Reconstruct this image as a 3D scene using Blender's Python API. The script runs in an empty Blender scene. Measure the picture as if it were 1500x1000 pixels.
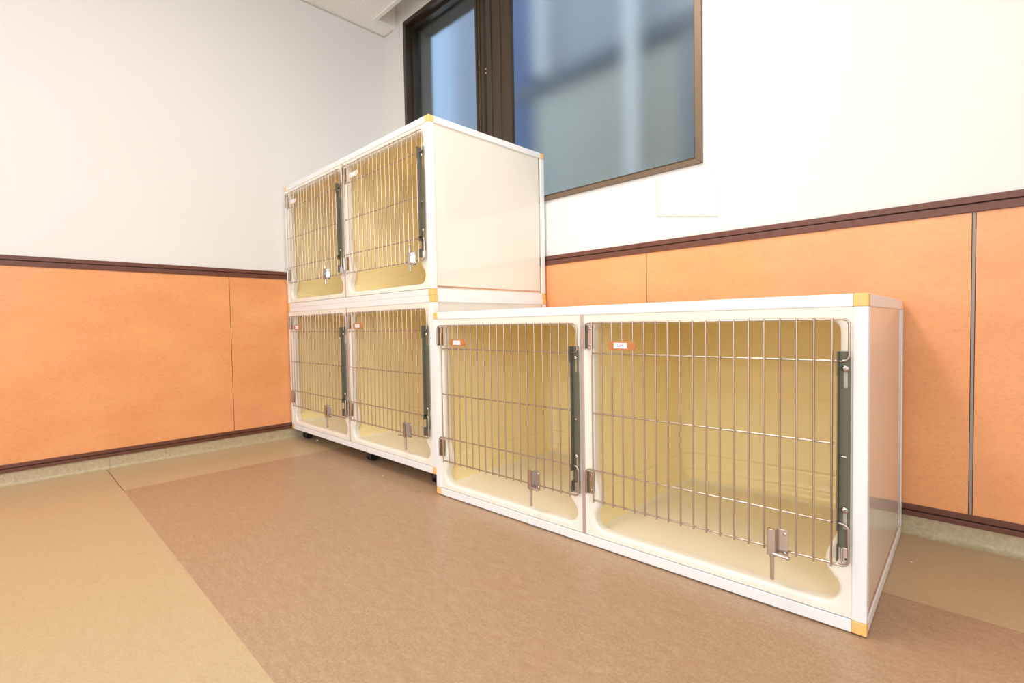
import bpy, math, random
from mathutils import Vector, Matrix
random.seed(4)
PI = math.pi
scene = bpy.context.scene
COL = scene.collection

# ------------------------------------------------------------------ camera data (metres)
CAM = Vector((2.7546, -1.7282, 0.5907))
YAW, PITCH, ROLL, FPX = 0.7757, -0.0335, -0.0173, 734.585
ZC = 2.3816                       # ceiling height

# ------------------------------------------------------------------ materials
def mat(name, color, rough=0.5, metal=0.0, **kw):
    m = bpy.data.materials.new(name); m.use_nodes = True
    b = m.node_tree.nodes['Principled BSDF']
    b.inputs['Base Color'].default_value = (*color, 1)
    b.inputs['Roughness'].default_value = rough
    b.inputs['Metallic'].default_value = metal
    for k, v in kw.items(): b.inputs[k].default_value = v
    return m

class NT:
    def __init__(s, m): s.t = m.node_tree; s.b = s.t.nodes['Principled BSDF']
    def n(s, typ, **kw):
        x = s.t.nodes.new(typ)
        for k, v in kw.items():
            if k in x.inputs.keys() if isinstance(k, str) else False: x.inputs[k].default_value = v
            else: setattr(x, k, v)
        return x
    def l(s, a, b): s.t.links.new(a, b)
    def pos(s, scale=(1, 1, 1), rot=(0, 0, 0)):
        tc = s.n('ShaderNodeTexCoord'); mp = s.n('ShaderNodeMapping')
        mp.inputs['Scale'].default_value = scale; mp.inputs['Rotation'].default_value = rot
        s.l(tc.outputs['Object'], mp.inputs['Vector']); return mp.outputs['Vector']
    def noise(s, vec, scale, detail=4, rough=0.6, dist=0.0):
        x = s.n('ShaderNodeTexNoise'); x.inputs['Scale'].default_value = scale; x.inputs['Detail'].default_value = detail
        x.inputs['Roughness'].default_value = rough; x.inputs['Distortion'].default_value = dist
        s.l(vec, x.inputs['Vector']); return x.outputs['Fac']
    def ramp(s, fac, stops):
        x = s.n('ShaderNodeValToRGB'); e = x.color_ramp.elements
        while len(e) < len(stops): e.new(0.5)
        for i, (p, c) in enumerate(stops): e[i].position = p; e[i].color = (*c, 1)
        s.l(fac, x.inputs['Fac']); return x.outputs['Color']
    def mix(s, fac, a, b, mode='MIX'):
        x = s.n('ShaderNodeMix', data_type='RGBA', blend_type=mode)
        for sock, v in ((x.inputs[0], fac), (x.inputs[6], a), (x.inputs[7], b)):
            if hasattr(v, 'links'): s.l(v, sock)
            elif isinstance(v, tuple): sock.default_value = (*v, 1)
            else: sock.default_value = v
        return x.outputs[2]
    def math(s, op, a, b=0.0):
        x = s.n('ShaderNodeMath', operation=op)
        for sock, v in ((x.inputs[0], a), (x.inputs[1], b)):
            if hasattr(v, 'links'): s.l(v, sock)
            else: sock.default_value = v
        return x.outputs[0]
    def bump(s, h, strength, dist=0.002):
        x = s.n('ShaderNodeBump'); x.inputs['Strength'].default_value = strength; x.inputs['Distance'].default_value = dist
        s.l(h, x.inputs['Height']); s.l(x.outputs['Normal'], s.b.inputs['Normal'])
    def color(s, c): s.l(c, s.b.inputs['Base Color'])

def plaster():
    m = mat('white_wallpaper', (.77, .753, .737), .72); t = NT(m); v = t.pos()
    n1 = t.noise(v, 3.0, 3); n2 = t.noise(t.pos((1, 1, .25)), 420, 2, .5)
    t.color(t.mix(n1, (.755, .738, .722), (.785, .768, .752)))
    t.bump(n2, .10, .001); return m

def burl(name='burl_panel'):
    m = mat(name, (.70, .27, .09), .33); t = NT(m)
    v = t.pos((1, 1, 2.0)); a = t.noise(v, 3.2, 3, .5)
    b = t.noise(v, 42, 4, .62, 1.6); c = t.noise(t.pos((1, 1, 2.6)), 95, 3, .6, 2.2)
    base = t.ramp(a, [(.25, (.775, .320, .128)), (.75, (.86, .395, .170))])
    f = t.math('MULTIPLY', b, c)
    lines = t.ramp(f, [(.12, (.72, .68, .64)), (.27, (1, 1, 1)), (.5, (1.0, 1.0, 1.0))])
    t.color(t.mix(.42, base, lines, 'MULTIPLY'))
    t.bump(c, .06, .001)
    m.node_tree.nodes['Principled BSDF'].inputs['Specular IOR Level'].default_value = .5
    return m

def darkwood():
    m = mat('dark_wood_trim', (.10, .035, .022), .42); t = NT(m)
    a = t.noise(t.pos((.6, .6, 14)), 40, 4, .6, .4)
    t.color(t.ramp(a, [(.3, (.110, .034, .020)), (.7, (.165, .055, .033))])); return m

def lino(name, c0, c1, c2):
    m = mat(name, c1, .30); t = NT(m)
    return m

BX, BY0, BY1 = .4286, -1.429, -.4151      # brown inlay: x > BX, BY0 < y < BY1
def floor_mat(cove=False):
    m = mat('marbled_linoleum_cove' if cove else 'marbled_linoleum', (0.529, 0.392, 0.240), .34); t = NT(m)
    v = t.pos((1, 2.6, 1)) if not cove else t.pos((1.5, 1.5, 1.5)); v2 = t.pos((1, 1, 1))
    a = t.noise(v, 28, 5, .65, .8); b = t.noise(v2, 190, 3, .6, .4); c = t.noise(v2, 6, 3, .5)
    beige = t.mix(c, t.ramp(a, [(.28, (0.441, 0.314, 0.175)), (.5, (0.494, 0.362, 0.210)), (.72, (0.529, 0.405, 0.253))]),
                  t.ramp(b, [(.36, (0.440, 0.308, 0.172)), (.64, (0.525, 0.400, 0.248))]))
    if cove:
        beige = t.ramp(t.noise(v, 60, 5, .7, .5), [(.3, (0.353, 0.279, 0.163)), (.7, (0.529, 0.427, 0.274))])
        t.color(beige); return m
    brown = t.mix(t.math('MULTIPLY', c, .8), t.ramp(a, [(.28, (0.340, 0.205, 0.124)), (.52, (0.401, 0.257, 0.158)), (.72, (0.458, 0.318, 0.210))]),
                  t.ramp(b, [(.36, (0.300, 0.178, 0.110)), (.64, (0.470, 0.330, 0.215))]))
    tc = t.n('ShaderNodeTexCoord'); sx = t.n('ShaderNodeSeparateXYZ'); t.l(tc.outputs['Object'], sx.inputs[0])
    X, Y = sx.outputs[0], sx.outputs[1]
    mask = t.math('MULTIPLY', t.math('GREATER_THAN', X, BX), t.math('MULTIPLY', t.math('GREATER_THAN', Y, BY0), t.math('LESS_THAN', Y, BY1)))
    col = t.mix(mask, beige, brown)
    # seam where sheets meet
    near = t.math('LESS_THAN', t.math('ABSOLUTE', t.math('SUBTRACT', Y, BY0)), .0016)
    seam = t.math('MULTIPLY', near, t.math('LESS_THAN', X, BX))
    near2 = t.math('LESS_THAN', t.math('ABSOLUTE', t.math('SUBTRACT', Y, BY1)), .0012)
    near3 = t.math('MULTIPLY', t.math('LESS_THAN', t.math('ABSOLUTE', t.math('SUBTRACT', X, BX)), .0012), t.math('MULTIPLY', t.math('GREATER_THAN', Y, BY0), t.math('LESS_THAN', Y, BY1)))
    near2 = t.math('MULTIPLY', near2, t.math('GREATER_THAN', X, BX))
    allseam = t.math('MAXIMUM', seam, t.math('MULTIPLY', t.math('MAXIMUM', near2, near3), .5))
    t.color(t.mix(allseam, col, (0.142, 0.087, 0.051)))
    t.bump(b, .04, .001)
    return m

def ceil_mat():
    m = mat('rock_wool_ceiling', (.80, .77, .73), .85); t = NT(m)
    n = t.noise(t.pos(), 125, 3, .6); f = t.ramp(n, [(.38, (.83, .81, .785)), (.52, (.92, .905, .885))])
    t.color(f); t.bump(n, .45, .003); return m

def frosted(rough):
    m = mat('frosted_glass', (.93, .97, 1.0), rough, 0, **{'Transmission Weight': 1.0, 'IOR': 1.25}); t = NT(m)
    n = t.noise(t.pos(), 330, 3, .7); t.bump(n, .45, .0005); return m

M = dict(
    plaster=plaster(), burl=burl(), wood=darkwood(), floor=floor_mat(), cove=floor_mat(True), ceiling=ceil_mat(),
    ceil_edge=mat('ceiling_edge_bead', (.60, .56, .50), .6),
    joint=mat('grey_joint_strip', (.30, .25, .215), .45), groove=mat('dark_groove', (.03, .012, .008), .7),
    frame=mat('white_aluminium', (.83, .835, .84), .32), cap=mat('yellow_plastic_cap', (.88, .53, .18), .4),
    fascia=mat('cream_moulded_plastic', (.86, .825, .73), .36), liner=mat('gold_bounce_plastic', (.95, .79, .43), .26),  # shell is the fascia's plastic, with bounced-light gold painted into its colour
    pan=mat('lit_floor_pan', (.89, .825, .66), .30),
    panel=mat('cream_gloss_panel', (.80, .755, .67), .05), divider=mat('brushed_divider', (.62, .50, .45), .38, .6),
    wire=mat('stainless_wire', (.56, .46, .395), .30, 1.0), steel=mat('stainless_steel', (.60, .55, .51), .22, 1.0),
    hinge=mat('stainless_hinge_plate', (.55, .46, .40), .16, 1.0),
    olive=mat('dark_zinc_bar', (.125, .115, .078), .45, .0), dark=mat('dark_hole', (.02, .02, .02), .6),
    tag=mat('orange_tag', (.50, .19, .065), .38), card=mat('white_card', (.86, .80, .86), .6), ink=mat('violet_ink', (.33, .27, .46), .7),
    glaretag=mat('glare_tag', (.74, .63, .55), .25),  # lamp glare on the upper cage's tags, put into the colour
    rubber=mat('black_rubber', (.012, .012, .014), .45), forkm=mat('caster_fork', (.05, .05, .055), .4, .5),
    bronze=mat('bronze_aluminium', (.070, .050, .034), .30, .4), casing=mat('lit_bronze_casing', (.17, .115, .075), .42, .2),
    brass=mat('brass_screw', (.6, .5, .25), .35, 1.0),
    pane=frosted(.19), pane2=frosted(.045),
    reveal=mat('grey_reveal', (.15, .135, .115), .8), siding=mat('grey_green_siding', (.50, .495, .43), .7), beam=mat('dark_rail', (.10, .12, .15), .6),
    upper_wall=mat('blue_grey_render', (.36, .38, .40), .8), side_wall=mat('slate_blue_render', (.25, .27, .32), .8), pipe=mat('pale_downpipe', (.80, .80, .78), .5), post=mat('dark_blue_post', (.05, .10, .22), .6),
    paper=mat('pale_paper', (.765, .745, .725), .72), scrap=mat('white_scrap', (.85, .85, .82), .7),
    lamp_body=mat('white_lamp_housing', (.85, .85, .85), .5),
    pale_blue=mat('pale_blue_screen', (.36, .44, .54), .8), post_grey=mat('grey_post', (.27, .29, .31), .7),
    yard=mat('grey_concrete', (.42, .41, .39), .9),
)

# ------------------------------------------------------------------ mesh builder
class MB:
    def __init__(s): s.v = []; s.f = []; s.m = []
    def add(s, vs, fs, mi=0):
        o = len(s.v); s.v += [tuple(p) for p in vs]; s.f += [tuple(o + i for i in f) for f in fs]; s.m += [mi] * len(fs); return s
    def box(s, x0, x1, y0, y1, z0, z1, mi=0):
        return s.add([(x0, y0, z0), (x1, y0, z0), (x1, y1, z0), (x0, y1, z0), (x0, y0, z1), (x1, y0, z1), (x1, y1, z1), (x0, y1, z1)],
                     [(0, 3, 2, 1), (4, 5, 6, 7), (0, 1, 5, 4), (1, 2, 6, 5), (2, 3, 7, 6), (3, 0, 4, 7)], mi)
    def tube(s, path, r, n=10, mi=0):
        P = [Vector(p) for p in path]; rings = []
        up = Vector((0, 1, 0))
        for i, p in enumerate(P):
            t = ((P[min(i + 1, len(P) - 1)] - p).normalized() + (p - P[max(i - 1, 0)]).normalized()).normalized()
            if abs(t.dot(up)) > .9: u = Vector((1, 0, 0))
            else: u = up
            a = t.cross(u).normalized(); b = a.cross(t).normalized()
            rings.append([p + (a * math.cos(2 * PI * k / n) + b * math.sin(2 * PI * k / n)) * r for k in range(n)])
        vs = [q for R in rings for q in R]; fs = []
        for i in range(len(P) - 1):
            for k in range(n):
                k2 = (k + 1) % n; fs.append((i * n + k, i * n + k2, (i + 1) * n + k2, (i + 1) * n + k))
        fs.append(tuple(range(n - 1, -1, -1))); fs.append(tuple((len(P) - 1) * n + k for k in range(n)))
        return s.add(vs, fs, mi)
    def lathe(s, c, axis, prof, n=20, mi=0):
        # prof: (radius, height along axis)
        ax = Vector(axis).normalized(); u = Vector((0, 0, 1)) if abs(ax.z) < .9 else Vector((1, 0, 0))
        a = ax.cross(u).normalized(); b = ax.cross(a).normalized(); c = Vector(c); vs = []; fs = []
        for r, h in prof:
            vs += [c + ax * h + (a * math.cos(2 * PI * k / n) + b * math.sin(2 * PI * k / n)) * max(r, 1e-5) for k in range(n)]
        for i in range(len(prof) - 1):
            for k in range(n):
                k2 = (k + 1) % n; fs.append((i * n + k, i * n + k2, (i + 1) * n + k2, (i + 1) * n + k))
        fs.append(tuple(range(n - 1, -1, -1))); fs.append(tuple((len(prof) - 1) * n + k for k in range(n)))
        return s.add(vs, fs, mi)
    def build(s, name, mats, parent=None, loc=(0, 0, 0), smooth=None, bevel=0.0, seg=2):
        me = bpy.data.meshes.new(name)
        off = Vector(loc)
        me.from_pydata([Vector(p) - off for p in s.v], [], s.f)
        for m in (mats if isinstance(mats, (list, tuple)) else [mats]): me.materials.append(m)
        for p, mi in zip(me.polygons, s.m): p.material_index = mi
        me.update()
        import bmesh
        bm = bmesh.new(); bm.from_mesh(me); bmesh.ops.recalc_face_normals(bm, faces=bm.faces); bm.to_mesh(me); bm.free()
        if smooth is not None:
            for p in me.polygons: p.use_smooth = True
            me.set_sharp_from_angle(angle=math.radians(smooth))
        o = bpy.data.objects.new(name, me); COL.objects.link(o); o.location = off
        if parent is not None: o.parent = parent
        if bevel:
            b = o.modifiers.new('edge', 'BEVEL'); b.width = bevel; b.segments = seg; b.limit_method = 'ANGLE'; b.angle_limit = math.radians(40)
        return o

def tag(o, label=None, cat=None, group=None, kind=None):
    if label: o['label'] = label
    if cat: o['category'] = cat
    if group: o['group'] = group
    if kind: o['kind'] = kind
    return o
def empty(name, loc=(0, 0, 0), rz=0, scale=(1, 1, 1)):
    o = bpy.data.objects.new(name, None); COL.objects.link(o); o.location = loc; o.rotation_euler = (0, 0, rz); o.scale = scale
    o.empty_display_size = .05; return o
def bx(name, m, b, parent=None, bevel=0.0, **kw): return MB().box(*b).build(name, m, parent, bevel=bevel, **kw)
def struct(o, label=None, cat=None): return tag(o, label, cat, None, 'structure')

# ------------------------------------------------------------------ the room
YF, XR, WT = -9.2, 4.4, .18          # front edge of the floor, right wall, thickness of the window wall
WX0, WX1, WZ0, WZ1 = .2138, 2.003, 1.1394, 2.3745
f = bx('floor', M['floor'], (-.12, XR + .1, YF, .18, -.1, 0)); struct(f, 'marbled linoleum floor, beige with a brown inlaid strip', 'floor')

rx0, ry0, rx1 = .1276, -.1227, 2.6    # recess in the ceiling along the window wall
c = MB().box(-.12, XR + .1, YF, ry0, ZC, ZC + .14); c.box(-.12, rx0, ry0, .18, ZC, ZC + .14); c.box(rx1, XR + .1, ry0, .18, ZC, ZC + .14); c.box(rx0, rx1, ry0, .18, ZC + .13, ZC + .14)
ce = struct(c.build('ceiling', M['ceiling']), 'speckled white acoustic ceiling', 'ceiling')
r = MB().box(rx0 - .022, rx1, ry0 - .022, ry0 + .0, ZC - .006, ZC + .002).box(rx0 - .022, rx0, ry0, -.002, ZC - .006, ZC + .002)
r.box(rx0 - .001, rx0 + .002, ry0, -.002, ZC, ZC + .13).box(rx0, rx1, ry0 - .002, ry0 + .001, ZC - .004, ZC + .13)
struct(r.build('trim_6', mat('white_recess_trim', (.84, .82, .78), .5), bevel=.001), 'white rim of the curtain recess in the ceiling', 'trim')
struct(MB().box(.0, .007, YF + .02, -.0, ZC - .007, ZC).build('trim_5', M['ceil_edge'], bevel=.002), 'thin bead where ceiling meets left wall', 'trim')
struct(MB().box(.007, rx0 - .03, -.007, 0, ZC - .007, ZC).build('trim_7', M['ceil_edge'], bevel=.002), 'thin bead where ceiling meets the window wall', 'trim')

wl = struct(bx('wall_left', M['plaster'], (-.12, 0, YF, .18, 0, ZC)), 'off-white papered left wall', 'wall')
b = MB().box(0, WX0, 0, WT, 0, ZC + .14).box(WX1, XR, 0, WT, 0, ZC + .14).box(WX0, WX1, 0, WT, 0, WZ0).box(WX0, WX1, 0, WT, WZ1, ZC + .14)
wb = struct(b.build('wall_back', M['plaster']), 'off-white papered wall with the window', 'wall')
ASSUMED_OPENING = (-4.7, -2.1, .75, 2.25)        # assumed unseen opening in right wall, added for cool light: y0, y1, z0, z1
wr = struct(MB().box(XR, XR + .1, ASSUMED_OPENING[1], .18, 0, ZC).box(XR, XR + .1, YF, ASSUMED_OPENING[0], 0, ZC).box(XR, XR + .1, ASSUMED_OPENING[0], ASSUMED_OPENING[1], 0, ASSUMED_OPENING[2]).box(XR, XR + .1, ASSUMED_OPENING[0], ASSUMED_OPENING[1], ASSUMED_OPENING[3], ZC).build('wall_right', M['plaster']), 'off-white right wall', 'wall')
wf = None

# dado panels, each a board of its own, with joint strips between
ZR1, ZR0, ZT1, ZT0 = .8932, .8529, .0836, .0520
def panel_y(y0, y1): return bx('dado_panel', M['burl'], (.0, .004, y0, y1, ZT1 - .004, ZR0 + .004), wl)
for y0, y1 in ((-.9217, -.004), (-1.8327, -.9239), (-2.7437, -1.8349), (-3.65, -2.746)): panel_y(y0, y1)
for y in (-.9228, -1.8338, -2.7448): bx('joint_strip', M['groove'], (.0, .0025, y - .0011, y + .0011, ZT1, ZR0), wl)
for x0, x1 in ((.004, .872), (.874, 1.7838), (1.786, 2.6945), (2.7033, 3.61)): bx('dado_panel', M['burl'], (x0, x1, -.004, 0, ZT1 - .004, ZR0 + .004), wb)
for x in (.873, 1.7849): bx('joint_strip', M['groove'], (x - .0011, x + .0011, -.0025, 0, ZT1, ZR0), wb)
bx('joint_strip', M['groove'], (2.6945, 2.7033, -.0015, 0, ZT1, ZR0), wb)
bx('joint_strip', M['joint'], (2.6960, 2.7018, -.0045, 0, ZT1, ZR0), wb)

def rail(name, z0, z1, zg, axis, label):
    # two dark strips with a groove between
    t = .009; mb = MB()
    for a, bb in ((z0, zg - .0016), (zg + .0016, z1)):
        if axis == 'y': mb.box(0, t, YF + .02, -.0, a, bb)
        else: mb.box(t, XR, -t, 0, a, bb)
    if axis == 'y': mb.box(0, t * .5, YF + .02, 0, zg - .002, zg + .002, 1)
    else: mb.box(t, XR, -t * .5, 0, zg - .002, zg + .002, 1)
    return struct(mb.build(name, [M['wood'], M['groove']], bevel=.0012), label, 'trim')
rail('trim_1', ZR0, ZR1, .8745, 'y', 'dark wood rail above the panels of the left wall')
rail('trim_2', ZR0, ZR1, .8745, 'x', 'dark wood rail above the panels of the window wall')
rail('trim_3', ZT0, ZT1, .0670, 'y', 'dark wood strip below the panels of the left wall')
rail('trim_4', ZT0, ZT1, .0670, 'x', 'dark wood strip below the panels of the window wall')
def cove(name, axis, label):
    prof = [(0, ZT0), (.004, ZT0), (.004, .012), (.0075, .005), (.014, .0012), (.018, .0), (0, 0)]
    mb = MB()
    ends = [(YF + .02, -1.4190), (-1.4174, 0)] if axis == 'y' else [(0, XR)]
    for e0, e1 in ends:
        vs = []
        for e in (e0, e1):
            for o, z in prof: vs.append((o, e, z) if axis == 'y' else (e, -o, z))
        n = len(prof); fs = [(i, (i + 1) % n, n + (i + 1) % n, n + i) for i in range(n)] + [tuple(range(n)), tuple(range(2 * n - 1, n - 1, -1))]
        mb.add(vs, fs)
    return struct(mb.build(name, M['cove'], smooth=35), label, 'baseboard')
cove('baseboard_left', 'y', 'beige coved vinyl skirting of the left wall'); cove('baseboard_back', 'x', 'beige coved vinyl skirting of the window wall')

# ------------------------------------------------------------------ window
win = empty('window_1', (1.1, 0, WZ0)); struct(win, 'bronze-framed sliding window with frosted panes', 'window')
def wpart(name, mats, mb, parent=win, **kw):
    o = mb.build(name, mats, None, **kw); o.parent = parent; o.matrix_parent_inverse = Matrix.Translation(win.location).inverted(); return o
def ring(mb, x0, x1, z0, z1, w, y0, y1):
    mb.box(x0, x1, y0, y1, z0, z0 + w); mb.box(x0, x1, y0, y1, z1 - w, z1); mb.box(x0, x0 + w, y0, y1, z0 + w, z1 - w); mb.box(x1 - w, x1, y0, y1, z0 + w, z1 - w); return mb
# casing: four mitred boards, the lower and right ones painted lighter as if lit
w = .025; y0, y1 = -.010, .004
def mitre(pts, y0, y1):
    n = len(pts); vs = [(x, y0, z) for x, z in pts] + [(x, y1, z) for x, z in pts]
    return MB().add(vs, [tuple(range(n)), tuple(range(2 * n - 1, n - 1, -1))] + [(i, (i + 1) % n, n + (i + 1) % n, n + i) for i in range(n)])
A, B_, C_, D_ = (WX0, WZ0), (WX1, WZ0), (WX1, WZ1), (WX0, WZ1)
a, b_, c_, d_ = (WX0 + w, WZ0 + .019), (WX1 - w, WZ0 + .019), (WX1 - w, WZ1 - w), (WX0 + w, WZ1 - w)
g = .0006
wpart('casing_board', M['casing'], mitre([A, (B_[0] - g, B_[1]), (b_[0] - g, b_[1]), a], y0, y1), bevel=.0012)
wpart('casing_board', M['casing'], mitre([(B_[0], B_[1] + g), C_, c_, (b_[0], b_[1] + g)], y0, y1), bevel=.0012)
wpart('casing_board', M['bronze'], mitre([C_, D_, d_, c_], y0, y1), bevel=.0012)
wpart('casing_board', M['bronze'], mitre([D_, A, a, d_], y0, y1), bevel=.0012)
# track frame behind the casing
tr = ring(MB(), WX0, WX1, WZ0, WZ1, .014, .004, .090); ring(tr, WX0 + .012, WX1 - .012, WZ0 + .012, WZ1 - .012, .006, .0325, .0365)
wpart('track_frame', M['bronze'], tr, bevel=.001)
def sash(x0, x1, yc, stl, strr, pane_m, label):
    z0, z1 = WZ0 + .015, WZ1 - .015; RB = .014
    mb = MB(); t = .013
    mb.box(x0, x1, yc - t, yc + t, z0, z0 + RB); mb.box(x0, x1, yc - t, yc + t, z1 - .014, z1)
    def stile(xa, xb):
        n = 5 if xb - xa > .05 else 3; ww = (xb - xa) / n
        for i in range(n):
            dep = (.002, .007, .0, .004, .0015)[i]; mb.box(xa + i * ww, xa + (i + 1) * ww, yc - t + dep, yc + t, z0 + RB, z1 - .014)
    stile(x0, x0 + stl); stile(x1 - strr, x1)
    s = wpart('sash', M['bronze'], mb, bevel=.0012); s['label'] = label
    p = MB().box(x0 + stl - .004, x1 - strr + .004, yc - .003, yc + .003, z0 + RB - .004, z1 - .010).build('pane', pane_m); p.parent = s
    return s
sash(.9076, 1.988, .018, .1690, .020, M['pane'], 'inner sliding sash with rippled frosted pane')
sash(.2270, .8530, .051, .0130, .0630, M['pane2'], 'outer sliding sash with pale blue frosted pane')
lk = MB()
for z in (1.862, 1.842): lk.lathe((.9030, .010, z), (0, -1, 0), [(.0, .004), (.005, .004), (.006, .0), (.006, -.004)], 12)
wpart('catch_screw', M['brass'], lk, smooth=40)

# outside the window
rv = MB()
rv.box(WX0 - .05, WX0 + .024, .100, .185, WZ0 - .05, WZ1 + .05).box(WX1 - .024, WX1 + .05, .100, .185, WZ0 - .05, WZ1 + .05)
rv.box(WX0 + .024, WX1 - .024, .100, .185, WZ1 - .024, WZ1 + .05).box(WX0 + .024, WX1 - .024, .100, .185, WZ0 - .05, WZ0 + .016)
wpart('outer_reveal', M['reveal'], rv)
YX = 1.2
ex = MB().box(-.14, 3.2, YX, YX + .12, 0, 2.32)
for k in range(20): ex.box(-.14, 3.2, YX - .010, YX, .1 + k * .11, .1 + k * .11 + .09)
ew = struct(ex.build('exterior_wall', M['siding']), 'pale grey-green boarded fence outside the window', 'fence')
def ext(name, m, mb):
    o = mb.build(name, m, ew, smooth=40); return o
ext('upper_wall', M['upper_wall'], MB().box(-.14, 3.2, YX + .02, YX + .12, 2.32, 3.6))
ext('side_wall', M['side_wall'], MB().box(-.80, -.14, YX + .02, YX + .12, 0, 3.6))
ext('sky_screen', M['pale_blue'], MB().box(-6, -.2, 3.2, 3.3, 0, 6))  # added wall, screens off the over-bright sky behind the left pane
ext('fence_rail', M['beam'], MB().box(-.14, 3.2, YX - .05, YX + .02, 2.31, 2.41))
for x, zz in ((.30, 2.41), (1.05, 0)): ext('downpipe', M['pipe'], MB().lathe((x, YX - .06, zz), (0, 0, 1), [(.05, 0), (.05, 3.6 - zz)], 20))
for x0, x1 in ((-.14, .17), (1.36, 1.75)): ext('fence_post', M['post'] if x0 < 0 else M['post_grey'], MB().box(x0, x1, YX - .03, YX, 0, 3.6 if x0 < 0 else 2.31))
struct(bx('exterior_ground', M['yard'], (-2, 5, .185, 3, -.12, 0)), 'grey concrete yard outside the window', 'ground')

# a sheet of pale paper on the wall below the window corner
pm = MB(); nx, nz = 24, 18; P00, P10, P01, P11 = Vector((1.829, 0, .981)), Vector((2.055, 0, .945)), Vector((1.822, 0, 1.124)), Vector((2.045, 0, 1.112))
vs = []
for j in range(nz + 1):
    for i in range(nx + 1):
        u, v = i / nx, j / nz; p = P00.lerp(P10, u).lerp(P01.lerp(P11, u), v)
        h = .0003 + .0002 * math.sin(9 * u + 14 * v) * math.sin(21 * v - 7 * u * u) + (.0016 * max(0, v - .72) * math.sin(17 * u) if v > .72 else 0)
        vs.append((p.x, -max(.0002, h), p.z))
pm.add(vs, [(j * (nx + 1) + i, j * (nx + 1) + i + 1, (j + 1) * (nx + 1) + i + 1, (j + 1) * (nx + 1) + i) for j in range(nz) for i in range(nx)])
po = pm.build('paper_patch', M['paper'], smooth=60); so = po.modifiers.new('thick', 'SOLIDIFY'); so.thickness = .0002; so.offset = 1
tag(po, 'faint wrinkled white paper patch stuck on the wall just under the window corner', 'paper')

# ------------------------------------------------------------------ cages
W, D, H, FR = 1.2465, .6150, .6370, .0240
Z_IN0, Z_IN1 = .0256, .6129           # between bottom and top rails
CELL_W = .5945
A0 = (.0230, .6282)                   # left edge of each cell's moulded front
def op_outline(n_arc=7):
    """Front opening of a cell in (u, z): a rounded window above, a rounded trough below, pinched between."""
    l, r, bt, tp = .0270, CELL_W - .0205, .0450, .5870
    rb, rt = .030, .020
    def pinch(z):
        if z < .078 or z > .205: return 0
        t = (z - .078) / (.122 - .078) if z < .122 else (.205 - z) / (.205 - .122)
        return .5 - .5 * math.cos(PI * t)
    pts = []
    for k in range(n_arc + 1):                      # bottom right
        t = -PI / 2 + PI / 2 * k / n_arc; pts.append((r - rb + rb * math.cos(t), bt + rb + rb * math.sin(t)))
    for k in range(1, 17):
        z = .075 + (.215 - .075) * k / 16; pts.append((r - .024 * pinch(z), z))
    for k in range(n_arc + 1):
        t = PI / 2 * k / n_arc; pts.append((r - rt + rt * math.cos(t), tp - rt + rt * math.sin(t)))
    for k in range(n_arc + 1):
        t = PI / 2 + PI / 2 * k / n_arc; pts.append((l + rt + rt * math.cos(t), tp - rt + rt * math.sin(t)))
    for k in range(16, 0, -1):
        z = .075 + (.215 - .075) * k / 16; pts.append((l + .016 * pinch(z), z))
    for k in range(n_arc + 1):
        t = PI + PI / 2 * k / n_arc; pts.append((l + rb + rb * math.cos(t), bt + rb + rb * math.sin(t)))
    return pts

def make_front(a0, root):
    pts = op_outline(); n = len(pts); mb = MB()
    yf = .0022
    cx_, cz_ = CELL_W / 2, (Z_IN0 + Z_IN1) / 2
    def outer(u, z):
        # project onto the rectangle
        du, dz = u - cx_, z - cz_; hw, hh = CELL_W / 2, (Z_IN1 - Z_IN0) / 2
        s = min(hw / abs(du) if abs(du) > 1e-9 else 9e9, hh / abs(dz) if abs(dz) > 1e-9 else 9e9)
        return cx_ + du * s, cz_ + dz * s
    nor = []
    for i in range(n):
        p, q = Vector(pts[i - 1]), Vector(pts[(i + 1) % n]); t = (q - p).normalized(); nor.append(Vector((t.y, -t.x)))   # outward
    loops = [[(a0 + outer(u, z)[0], yf, outer(u, z)[1]) for u, z in pts]]
    R = .009
    loops.append([(a0 + u + nn.x * R, yf, z + nn.y * R) for (u, z), nn in zip(pts, nor)])
    for k in range(1, 6):
        t = PI / 2 * k / 5
        loops.append([(a0 + u + nn.x * R * (1 - math.sin(t)), yf + R * (1 - math.cos(t)), z + nn.y * R * (1 - math.sin(t))) for (u, z), nn in zip(pts, nor)])
    loops.append([(a0 + u, yf + .026, z) for u, z in pts])
    loops.append([(a0 + u + nn.x * .016, yf + .0265, z + nn.y * .016) for (u, z), nn in zip(pts, nor)])
    vs = [p for L in loops for p in L]; fs = []
    for j in range(len(loops) - 1):
        for i in range(n):
            i2 = (i + 1) % n; fs.append((j * n + i, j * n + i2, (j + 1) * n + i2, (j + 1) * n + i))
    mb.add(vs, fs)
    # fill the corners of the rectangle
    for su, sz in ((0, Z_IN0), (CELL_W, Z_IN0), (CELL_W, Z_IN1), (0, Z_IN1)):
        c = (a0 + su, yf, sz); best = {}
        cand = [p for p in loops[0]]
        side1 = [p for p in cand if abs(p[0] - c[0]) < 1e-6]; side2 = [p for p in cand if abs(p[2] - c[2]) < 1e-6]
        p1 = min(side1, key=lambda p: abs(p[2] - c[2])); p2 = min(side2, key=lambda p: abs(p[0] - c[0]))
        mb.add([c, p1, p2], [(0, 1, 2)])
    o = mb.build('front_panel', M['fascia'], root, smooth=40)
    # normals must face the front
    me = o.data
    s = sum(p.normal.y * p.area for p in me.polygons if abs(p.normal.y) > .95)
    if s > 0: me.flip_normals()
    return o

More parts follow.
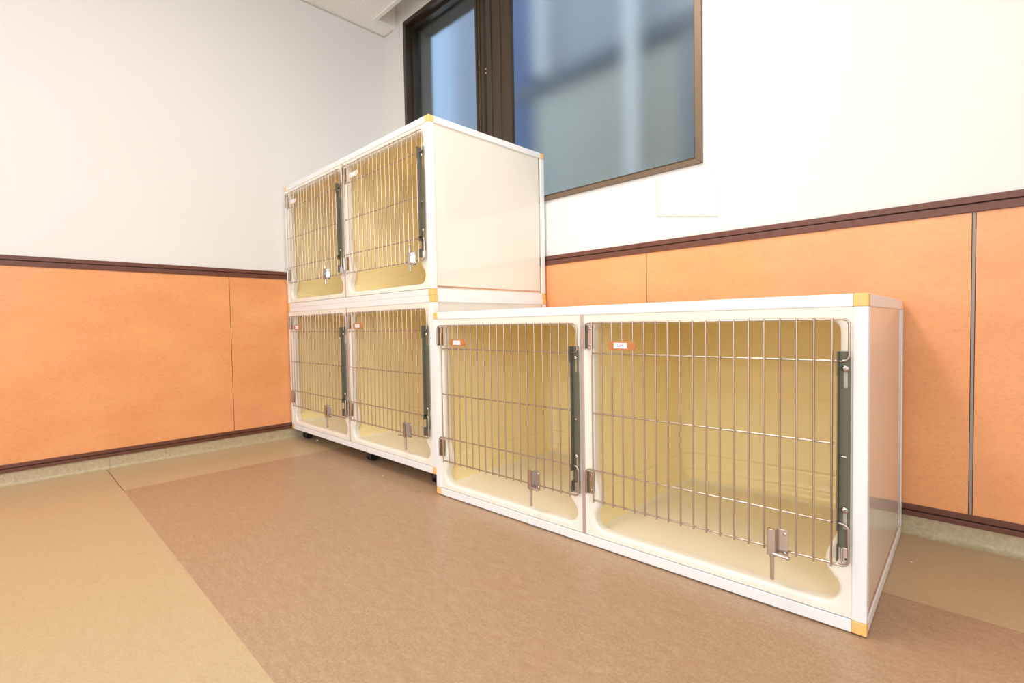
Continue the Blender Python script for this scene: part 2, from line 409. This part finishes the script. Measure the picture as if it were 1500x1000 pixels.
def make_liner(a0, root):
    lo, hi = a0 + .0165, a0 + CELL_W - .0095; yf, yb = .010, .600; R0 = .045
    prof = [(.0385, .060), (.0390, .038), (.0410, .026), (.0460, .017), (.0540, .0115), (.0640, .0095), (.0720, .0095), (.0765, .0085), (.0790, .0060), (.0830, .0040),
            (.1000, .0025), (.1200, .0010), (.1270, .0000), (.1310, -.0020), (.1330, -.0050), (.1360, -.0060), (.3500, -.0050), (.5600, -.0020), (.5800, .0010), (.5890, .0080), (.5930, .0200)]
    na = 8; rings = []
    for z, o in prof:
        l, h, bk = lo + o, hi - o, yb - o; R = R0 - min(o, .02)
        ring_ = [(l, yf, z)]
        for y in (.15, .30, .45): ring_.append((l, y, z))
        for k in range(na + 1):
            t = PI - PI / 2 * k / na; ring_.append((l + R + R * math.cos(t), bk - R + R * math.sin(t), z))
        for q in (.25, .5, .75): ring_.append((l + R + (h - l - 2 * R) * q, bk, z))
        for k in range(na + 1):
            t = PI / 2 - PI / 2 * k / na; ring_.append((h - R + R * math.cos(t), bk - R + R * math.sin(t), z))
        for y in (.45, .30, .15): ring_.append((h, y, z))
        ring_.append((h, yf, z)); rings.append(ring_)
    n = len(rings[0]); vs = [p for r_ in rings for p in r_]; fs = []
    for j in range(len(rings) - 1):
        for i in range(n - 1): fs.append((j * n + i, j * n + i + 1, (j + 1) * n + i + 1, (j + 1) * n + i))
    fs.append(tuple(range(n))); fs.append(tuple((len(rings) - 1) * n + i for i in range(n)))
    # small front kerbs so floor and roof meet the lip
    mb = MB().add(vs, fs)
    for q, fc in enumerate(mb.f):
        if max(vs[i_][2] for i_ in fc) < .0470: mb.m[q] = 1                   # floor faces paler: light falling on the pan, painted in
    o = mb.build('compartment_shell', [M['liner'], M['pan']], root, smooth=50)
    return o

def fillet(pts, r, n=6):
    P = [Vector(p) for p in pts]; out = [P[0]]
    for i in range(1, len(P) - 1):
        a, b, c = P[i - 1], P[i], P[i + 1]; d1 = (a - b).normalized(); d2 = (c - b).normalized()
        p1, p2 = b + d1 * r, b + d2 * r
        for k in range(n + 1):
            t = k / n; out.append(p1 * (1 - t) ** 2 + b * 2 * t * (1 - t) * .82 + p2 * t ** 2 + (p1 + p2) * .5 * 2 * t * (1 - t) * .18)
    out.append(P[-1]); return out

BAR0, PITCH_B, NB = .0345, .02942, 19
ROW = (.5905, .5125, .3570, .2070, .1275)
def make_door(a0, root):
    mb = MB(); yh, yv = -.0095, -.0138; rh, rv_ = .0022, .0020
    L, Rr, last = .0100, .5905, BAR0 + PITCH_B * (NB - 1)
    mb.tube(fillet([(a0 + L, yh, .5222), (a0 + L, yh, ROW[0]), (a0 + Rr, yh, ROW[0]), (a0 + Rr, yh, ROW[1]), (a0 + BAR0 - .002, yh, ROW[1])], .011), rh)
    mb.tube(fillet([(a0 + L, yh, .1400), (a0 + L, yh, ROW[3]), (a0 + Rr, yh, ROW[3]), (a0 + Rr, yh, ROW[4]), (a0 + BAR0 - .002, yh, ROW[4])], .011), rh)
    mb.tube([(a0 + BAR0 - .002, yh, ROW[2]), (a0 + last + .004, yh, ROW[2])], rh)
    for i in range(NB):
        x = a0 + BAR0 + PITCH_B * i; mb.tube([(x, yv, ROW[4] - .0045), (x, yv, ROW[0] + .0030)], rv_)
    d = mb.build('door', M['wire'], root, loc=(a0, -.012, .36), smooth=50); d['label'] = 'stainless wire grid door'
    for z0, z1 in ((.5240, .5860), (.1415, .1985)):
        h = MB().box(a0 + .0165, a0 + .0290, -.0060, .0016, z0, z1, 0)
        h.box(a0 + .0110, a0 + .0165, -.0082, .0016, z0, z1, 1)
        h.lathe((a0 + .0100, yh, z0 + .002), (0, 0, 1), [(.0034, 0), (.0034, z1 - z0 - .004)], 14, 0)
        for z in (z0 + .009, z1 - .009):
            h.lathe((a0 + .0235, -.0060, z), (0, -1, 0), [(.0034, -.001), (.0034, .0008), (.0022, .0014)], 12, 0)
            h.lathe((a0 + .0235, -.0074, z), (0, -1, 0), [(.0012, -.001), (.0012, .0002)], 8, 2)
        ho = h.build('hinge', [M['hinge'], M['olive'], M['dark']], None, loc=(a0 + .02, 0, (z0 + z1) / 2), smooth=35, bevel=.0006); adopt(ho, d)
    return d
def adopt(o, p):
    """Parent o to p keeping o where it was built (both in the cage's own frame)."""
    o.location = o.location - p.location; o.parent = p

def make_latch(a0, bar, door, style='down', side=1):
    x = a0 + BAR0 + PITCH_B * bar; m = MB(); yb = -.0175
    z0, z1 = (.1165, .1715) if style == 'down' else (.1120, .1600)
    m.box(x - .003, x + .0165, yb, yb + .0022, z0, z1, 0)                 # back plate on the bars
    m.box(x - .0195, x - .003, yb - .012, yb - .0100, z0 + .002, z1, 0); m.box(x - .0195, x - .0178, yb - .012, yb + .002, z0 + .002, z1, 0); m.box(x - .005, x - .003, yb - .012, yb + .002, z0 + .002, z1, 0)
    for z in (z0 + .008, z1 - .008):
        m.lathe((x + .0105, yb, z), (0, -1, 0), [(.0036, 0), (.0036, .0010), (.0022, .0018)], 12, 0)
    xr = x - .0112
    if style == 'down':
        m.lathe((xr, yb - .0065, .0680), (0, 0, 1), [(.0030, 0), (.0040, .0012), (.0040, .046), (.0058, .047), (.0058, .056), (.0050, .057), (.0050, .103)], 18, 0)
        pz = .1225
    else:
        m.lathe((xr, yb - .0065, .0900), (0, 0, 1), [(.0030, 0), (.0040, .0012), (.0040, .020), (.0056, .021), (.0056, .030), (.0042, .031), (.0042, .062), (.0054, .063), (.0054, .071), (.0040, .072), (.0040, .097), (.0030, .099)], 18, 0)
        pz = .1180
    m.lathe((xr, yb - .0110, pz), (side, -.12, 0), [(.0030, .003), (.0030, .026), (.0026, .027), (.0038, .028), (.0040, .031), (.0028, .034)], 14, 0)
    o = m.build('latch', M['steel'], None, loc=(x, -.02, .14), smooth=35, bevel=.0004); adopt(o, door); return o

def make_bar(a0, root):
    """Dark sliding lock bar at the right of a door, with two slotted screws and a steel keeper."""
    u0, u1 = a0 + .5725, a0 + .5925; y0, y1 = -.0062, -.0040; sx0, sx1 = a0 + .5812, a0 + .5876
    m = MB()
    zs = [(.1600, .1950), (.2330, .4620), (.5000, .5305)]
    for z0, z1 in zs: m.box(u0 + .002, u1, y0, y1, z0, z1)
    for z0, z1 in ((.1950, .2330), (.4620, .5000)):
        m.box(u0 + .002, sx0, y0, y1, z0, z1); m.box(sx1, u1, y0, y1, z0, z1)
    m.box(u0, u0 + .002, -.0175, y1, .2050, .4870)                                   # flange standing out from the plate
    m.box(u0, u0 + .002, -.0215, y1, .4870, .5305); m.box(u0, u0 + .002, -.0205, y1, .1950, .2130)   # hooks round the wires
    m.box(u0, u0 + .002, -.0080, y1, .1680, .1950); m.box(u0, u0 + .002, -.0190, y1, .1365, .1680)
    o = m.build('lock_bar', M['olive'], root, loc=(u0, 0, .33), bevel=.0006); o['label'] = 'dark grey lock bar'
    for z in (.4990, .2335):
        s = MB().lathe((a0 + .5845, -.0100, z), (0, 1, 0), [(.0036, -.0022), (.0052, -.0012), (.0058, .0), (.0058, .0016), (.0030, .0018), (.0030, .006)], 20, 0)
        s.add([(a0 + .5845 + dx, -.01235, z + dz) for dx, dz in ((-.0036, -.0026), (-.0030, -.0034), (.0036, .0026), (.0030, .0034))], [(0, 1, 2, 3)], 1)
        so_ = s.build('slotted_screw', [M['steel'], M['dark']], None, loc=(a0 + .5845, -.01, z), smooth=35); adopt(so_, o)
    p = MB().lathe((a0 + .5755, -.0085, .3340), (1, -.15, 0), [(.0018, 0), (.0022, .002), (.0022, .010), (.0012, .012)], 12).build('stop_pin', M['steel'], None, loc=(a0 + .58, -.0085, .334), smooth=40); adopt(p, o)
    k = MB().box(a0 + .5805, a0 + .5925, -.0064, -.0020, .1330, .1610).box(a0 + .5790, a0 + .5812, -.0120, -.0020, .1340, .1600)
    k.lathe((a0 + .5862, -.0064, .1400), (0, -1, 0), [(.0024, -.001), (.0024, .0003)], 10, 1)
    ko = k.build('keeper', [M['steel'], M['dark']], None, loc=(a0 + .586, -.004, .147), bevel=.0008); adopt(ko, o)
    return o

def make_tag(a0, root, text, pale=False):
    u0, u1, z0, z1 = a0 + .0835, a0 + .1625, .5235, .5455; y1 = -.0160; r_ = (z1 - z0) / 2; pts = []
    for k in range(13): t = -PI / 2 + PI * k / 12; pts.append((u1 - r_ + r_ * math.cos(t), (z0 + z1) / 2 + r_ * math.sin(t)))
    for k in range(13): t = PI / 2 + PI * k / 12; pts.append((u0 + r_ + r_ * math.cos(t), (z0 + z1) / 2 + r_ * math.sin(t)))
    o = mitre(pts, y1 - .0025, y1).build('name_tag', M['glaretag'] if pale else M['tag'], root, loc=((u0 + u1) / 2, y1, (z0 + z1) / 2), bevel=.0007)
    o['label'] = 'oval tag paled by painted-in glare' if pale else 'orange oval tag with white card'
    c = MB().box(a0 + .1025, a0 + .1385, y1 - .0030, y1 - .0020, .5275, .5415).build('card', M['card'], None, loc=(a0 + .12, y1, .5345)); adopt(c, o)
    if text:
        cu = bpy.data.curves.new('lettering', 'FONT'); cu.body = text; cu.size = .0115; cu.align_x = 'CENTER'; cu.align_y = 'CENTER'; cu.materials.append(M['ink']); cu.extrude = .00005
        tmp = bpy.data.objects.new('lettering_curve', cu); COL.objects.link(tmp); dg = bpy.context.evaluated_depsgraph_get()
        me = bpy.data.meshes.new_from_object(tmp.evaluated_get(dg)); bpy.data.objects.remove(tmp)
        t = bpy.data.objects.new('lettering', me); COL.objects.link(t); t.location = (a0 + .1205, y1 - .0032, .5345); t.rotation_euler = (PI / 2, 0, 0); adopt(t, o)
    return o

def make_cage(root, latches, tags, casters=False, feet=False):
    # frame: twelve aluminium rails, eight plastic corners
    rl = []
    e = FR
    for y0, y1 in ((0, e), (D - e, D)):
        for z0, z1 in ((0, e), (H - e, H)): rl.append((e, W - e, y0, y1, z0, z1))
        for x0, x1 in ((0, e), (W - e, W)): rl.append((x0, x1, y0, y1, e, H - e))
    for x0, x1 in ((0, e), (W - e, W)):
        for z0, z1 in ((0, e), (H - e, H)): rl.append((x0, x1, e, D - e, z0, z1))
    for r_ in rl: bx('frame_rail', M['frame'], r_, root, bevel=.0018)
    for x0 in (0, W - e):
        for y0 in (0, D - e):
            for z0 in (0, H - e):
                o = bx('corner_cap', M['cap'], (x0, x0 + e, y0, y0 + e, z0, z0 + e), root, bevel=.0022, seg=3); o['label'] = 'yellow plastic corner cap'
    i = .0035
    bx('side_panel', M['panel'], (i, i + .004, e, D - e, e, H - e), root); bx('side_panel', M['panel'], (W - i - .004, W - i, e, D - e, e, H - e), root)
    bx('top_panel', M['panel'], (e, W - e, e, D - e, H - .008, H - .003), root); bx('bottom_panel', M['panel'], (e, W - e, e, D - e, .003, .008), root)
    bx('back_panel', M['panel'], (e, W - e, D - .008, D - .004, e, H - e), root)
    # thin aluminium bead just inside the back post and bottom rail of each side
    for xx in (W - .0045, .0015):
        bx('panel_bead', M['steel'], (xx, xx + .003, D - e - .012, D - e - .006, e, H - e), root); bx('panel_bead', M['steel'], (xx, xx + .003, e, D - e - .012, e + .006, e + .011), root)
    dv = MB().box(.6175, .6282, .0005, .028, Z_IN0 - .0012, Z_IN1 + .0012).build('divider_strip', M['divider'], root, bevel=.001)
    for s, a0 in enumerate(A0):
        make_front(a0, root); make_liner(a0, root)
        d = make_door(a0, root); make_latch(a0, *latches[s][:1], d, *latches[s][1:])
        make_bar(a0, root); make_tag(a0, root, *tags[s])
    if casters:
        for (x, y) in ((.075, .055), (.72, .055), (1.19, .055), (.075, .56), (.72, .56), (1.19, .56)):
            zb = -casters
            c_ = MB().box(x - .026, x + .026, y - .022, y + .022, -.0035, 0.0, 0).lathe((x, y, -.010), (0, 0, 1), [(.014, 0), (.014, .0075)], 18, 0)
            c_.box(x - .004, x + .004, y - .020, y + .012, -.032, -.009, 0)
            co = c_.build('caster', M['forkm'], root, loc=(x, y, -.01), smooth=35)
            for sd in (-1, 1):
                wh = MB().lathe((x + sd * .005, y - .004, -casters + .0195), (sd, 0, 0), [(.004, 0), (.0175, .0), (.0195, .003), (.0195, .013), (.0165, .016), (.007, .0145), (.004, .0145)], 24)
                wo = wh.build('wheel', M['rubber'], None, loc=(x + sd * .01, y, -casters + .0195), smooth=35); adopt(wo, co)
    if feet:
        for (x, y) in ((.035, .035), (W - .035, .035), (.035, D - .035), (W - .035, D - .035), (.62, .035), (.62, D - .035)):
            MB().lathe((x, y, -feet), (0, 0, 1), [(.012, 0), (.013, .001), (.013, feet)], 16).build('foot', M['rubber'], root, smooth=35)

GRP = 'white two-door animal cages'
FT = .003
low = empty('animal_cage', (1.335, -.672, FT), .0325, (1, 1, (H - FT) / H))
tag(low, 'white two-door wire-front cage standing low on the floor, beside the two-high stack', 'animal cage', GRP)
make_cage(low, ((14, 'down', 1), (15, 'down', 1)), (('C', False), ('CH', False)), feet=FT)
TX, TW, TYF, TZ0, TZ1, TZ2 = .0125, 1.2842, -.6418, .0523, .7014, 1.3410
sxx = TW / W
mid = empty('animal_cage', (TX, TYF, TZ0), 0, (sxx, 1.015, (TZ1 - TZ0) / H))
tag(mid, 'bottom cage of the two-high stack, on black casters, with orange door tags', 'animal cage', GRP)
make_cage(mid, ((14, 'down', 1), (15, 'down', -1)), (('', False), ('C', False)), casters=TZ0 * H / (TZ1 - TZ0))
upc = empty('animal_cage', (TX - .003, TYF, TZ1), 0, (sxx, 1.015, (TZ2 - TZ1) / H))
tag(upc, 'top cage of the two-high stack, reaching up in front of the window', 'animal cage', GRP)
make_cage(upc, ((15, 'up', 1), (17, 'up', 1)), (('', True), ('', True)))

# ------------------------------------------------------------------ scraps on the floor
def scrap(x, y, s, label):
    m = MB(); random.seed(int(x * 1000)); k = 7
    top = [(x + s * math.cos(2 * PI * i / k) * random.uniform(.6, 1.1), y + s * .7 * math.sin(2 * PI * i / k) * random.uniform(.6, 1.1)) for i in range(k)]
    vs = [(px, py, .0002) for px, py in top] + [(x + (px - x) * .6, y + (py - y) * .6, s * .5) for px, py in top]
    m.add(vs, [tuple(range(k - 1, -1, -1)), tuple(range(k, 2 * k))] + [(i, (i + 1) % k, k + (i + 1) % k, k + i) for i in range(k)])
    tag(m.build('paper_scrap', M['scrap'], smooth=30, loc=(x, y, 0)), label, 'scrap', 'white specks on the floor')
scrap(.1846, -.5814, .0085, 'tiny white scrap on the beige floor under the stack, near the wall caster')
scrap(1.0034, -.6865, .0030, 'tiny white speck on the brown floor in front of the stack')
scrap(2.6015, -.2051, .0025, 'tiny white speck on the beige floor beyond the low cage')

# ------------------------------------------------------------------ assumed ceiling lamps and side light, all out of view
def lamp(x, y, sx, sy, power, color, label):  # unseen fixtures, assumed from shadow edges and wall brightness
    r_ = empty('assumed_ceiling_light', (x, y, ZC)); tag(r_, label, 'assumed ceiling light')
    hb = ring_box(sx, sy).build('housing', M['lamp_body'], r_, bevel=.002)
    L = bpy.data.lights.new('lamp', 'AREA'); L.shape = 'RECTANGLE'; L.size = sx; L.size_y = sy; L.energy = power; L.color = color
    o = bpy.data.objects.new('lamp', L); COL.objects.link(o); o.parent = r_; o.location = (0, 0, -.012)
    return r_
def ring_box(sx, sy):
    m = MB(); w_ = .02
    m.box(-sx / 2 - w_, sx / 2 + w_, -sy / 2 - w_, sy / 2 + w_, -.008, 0)
    for a_ in (-1, 1):
        m.box(a_ * (sx / 2 + w_ / 2) - w_ / 2, a_ * (sx / 2 + w_ / 2) + w_ / 2, -sy / 2 - w_, sy / 2 + w_, -.026, -.008)
        m.box(-sx / 2, sx / 2, a_ * (sy / 2 + w_ / 2) - w_ / 2, a_ * (sy / 2 + w_ / 2) + w_ / 2, -.026, -.008)
    return m
def assumed_daylight(power):  # area light added in the assumed opening, to pale the cage interiors
    L = bpy.data.lights.new('assumed_daylight', 'AREA'); L.shape = 'RECTANGLE'; L.size = ASSUMED_OPENING[1] - ASSUMED_OPENING[0]; L.size_y = ASSUMED_OPENING[3] - ASSUMED_OPENING[2]; L.energy = power; L.color = (.80, .91, 1.0)
    o = bpy.data.objects.new('assumed_daylight', L); COL.objects.link(o); o.location = (XR + .06, (ASSUMED_OPENING[0] + ASSUMED_OPENING[1]) / 2, (ASSUMED_OPENING[2] + ASSUMED_OPENING[3]) / 2); o.rotation_euler = (PI / 2, 0, PI / 2)
assumed_daylight(105)
WARM = (1.0, .925, .82)
lamp(1.78, -1.25, .40, 1.20, 50, WARM, 'assumed long ceiling lamp close to the window wall, above the low cage')
lamp(1.9, -4.7, 2.4, .6, 40, (.95, .98, 1.0), 'assumed long ceiling lamp further into the room')
lamp(1.9, -7.9, 2.4, .6, 330, (.95, .98, 1.0), 'assumed long ceiling lamp at the far end of the room')

wd = bpy.data.worlds.new('assumed_daylight'); scene.world = wd; wd.use_nodes = True
bg = wd.node_tree.nodes['Background']; bg.inputs['Color'].default_value = (.68, .84, 1.0, 1); bg.inputs['Strength'].default_value = 2.5

# ------------------------------------------------------------------ camera
cd = bpy.data.cameras.new('camera'); cam = bpy.data.objects.new('camera', cd); COL.objects.link(cam)
fw = Vector((-math.sin(YAW) * math.cos(PITCH), math.cos(YAW) * math.cos(PITCH), math.sin(PITCH)))
rt = fw.cross(Vector((0, 0, 1))).normalized(); up = rt.cross(fw)
r2 = rt * math.cos(ROLL) + up * math.sin(ROLL); u2 = -rt * math.sin(ROLL) + up * math.cos(ROLL)
m3 = Matrix((r2, u2, -fw)).transposed().to_4x4(); m3.translation = CAM; cam.matrix_world = m3
cd.sensor_fit = 'HORIZONTAL'; cd.sensor_width = 36; cd.lens = 36 * FPX / 1500; cd.clip_start = .02
scene.camera = cam

vs_ = scene.view_settings; vs_.view_transform = 'Standard'; vs_.look = 'None'; vs_.gamma = 1; vs_.use_curve_mapping = False; vs_.exposure = -0.62
scene.cycles.max_bounces = 12; scene.cycles.diffuse_bounces = 6; scene.cycles.transmission_bounces = 8
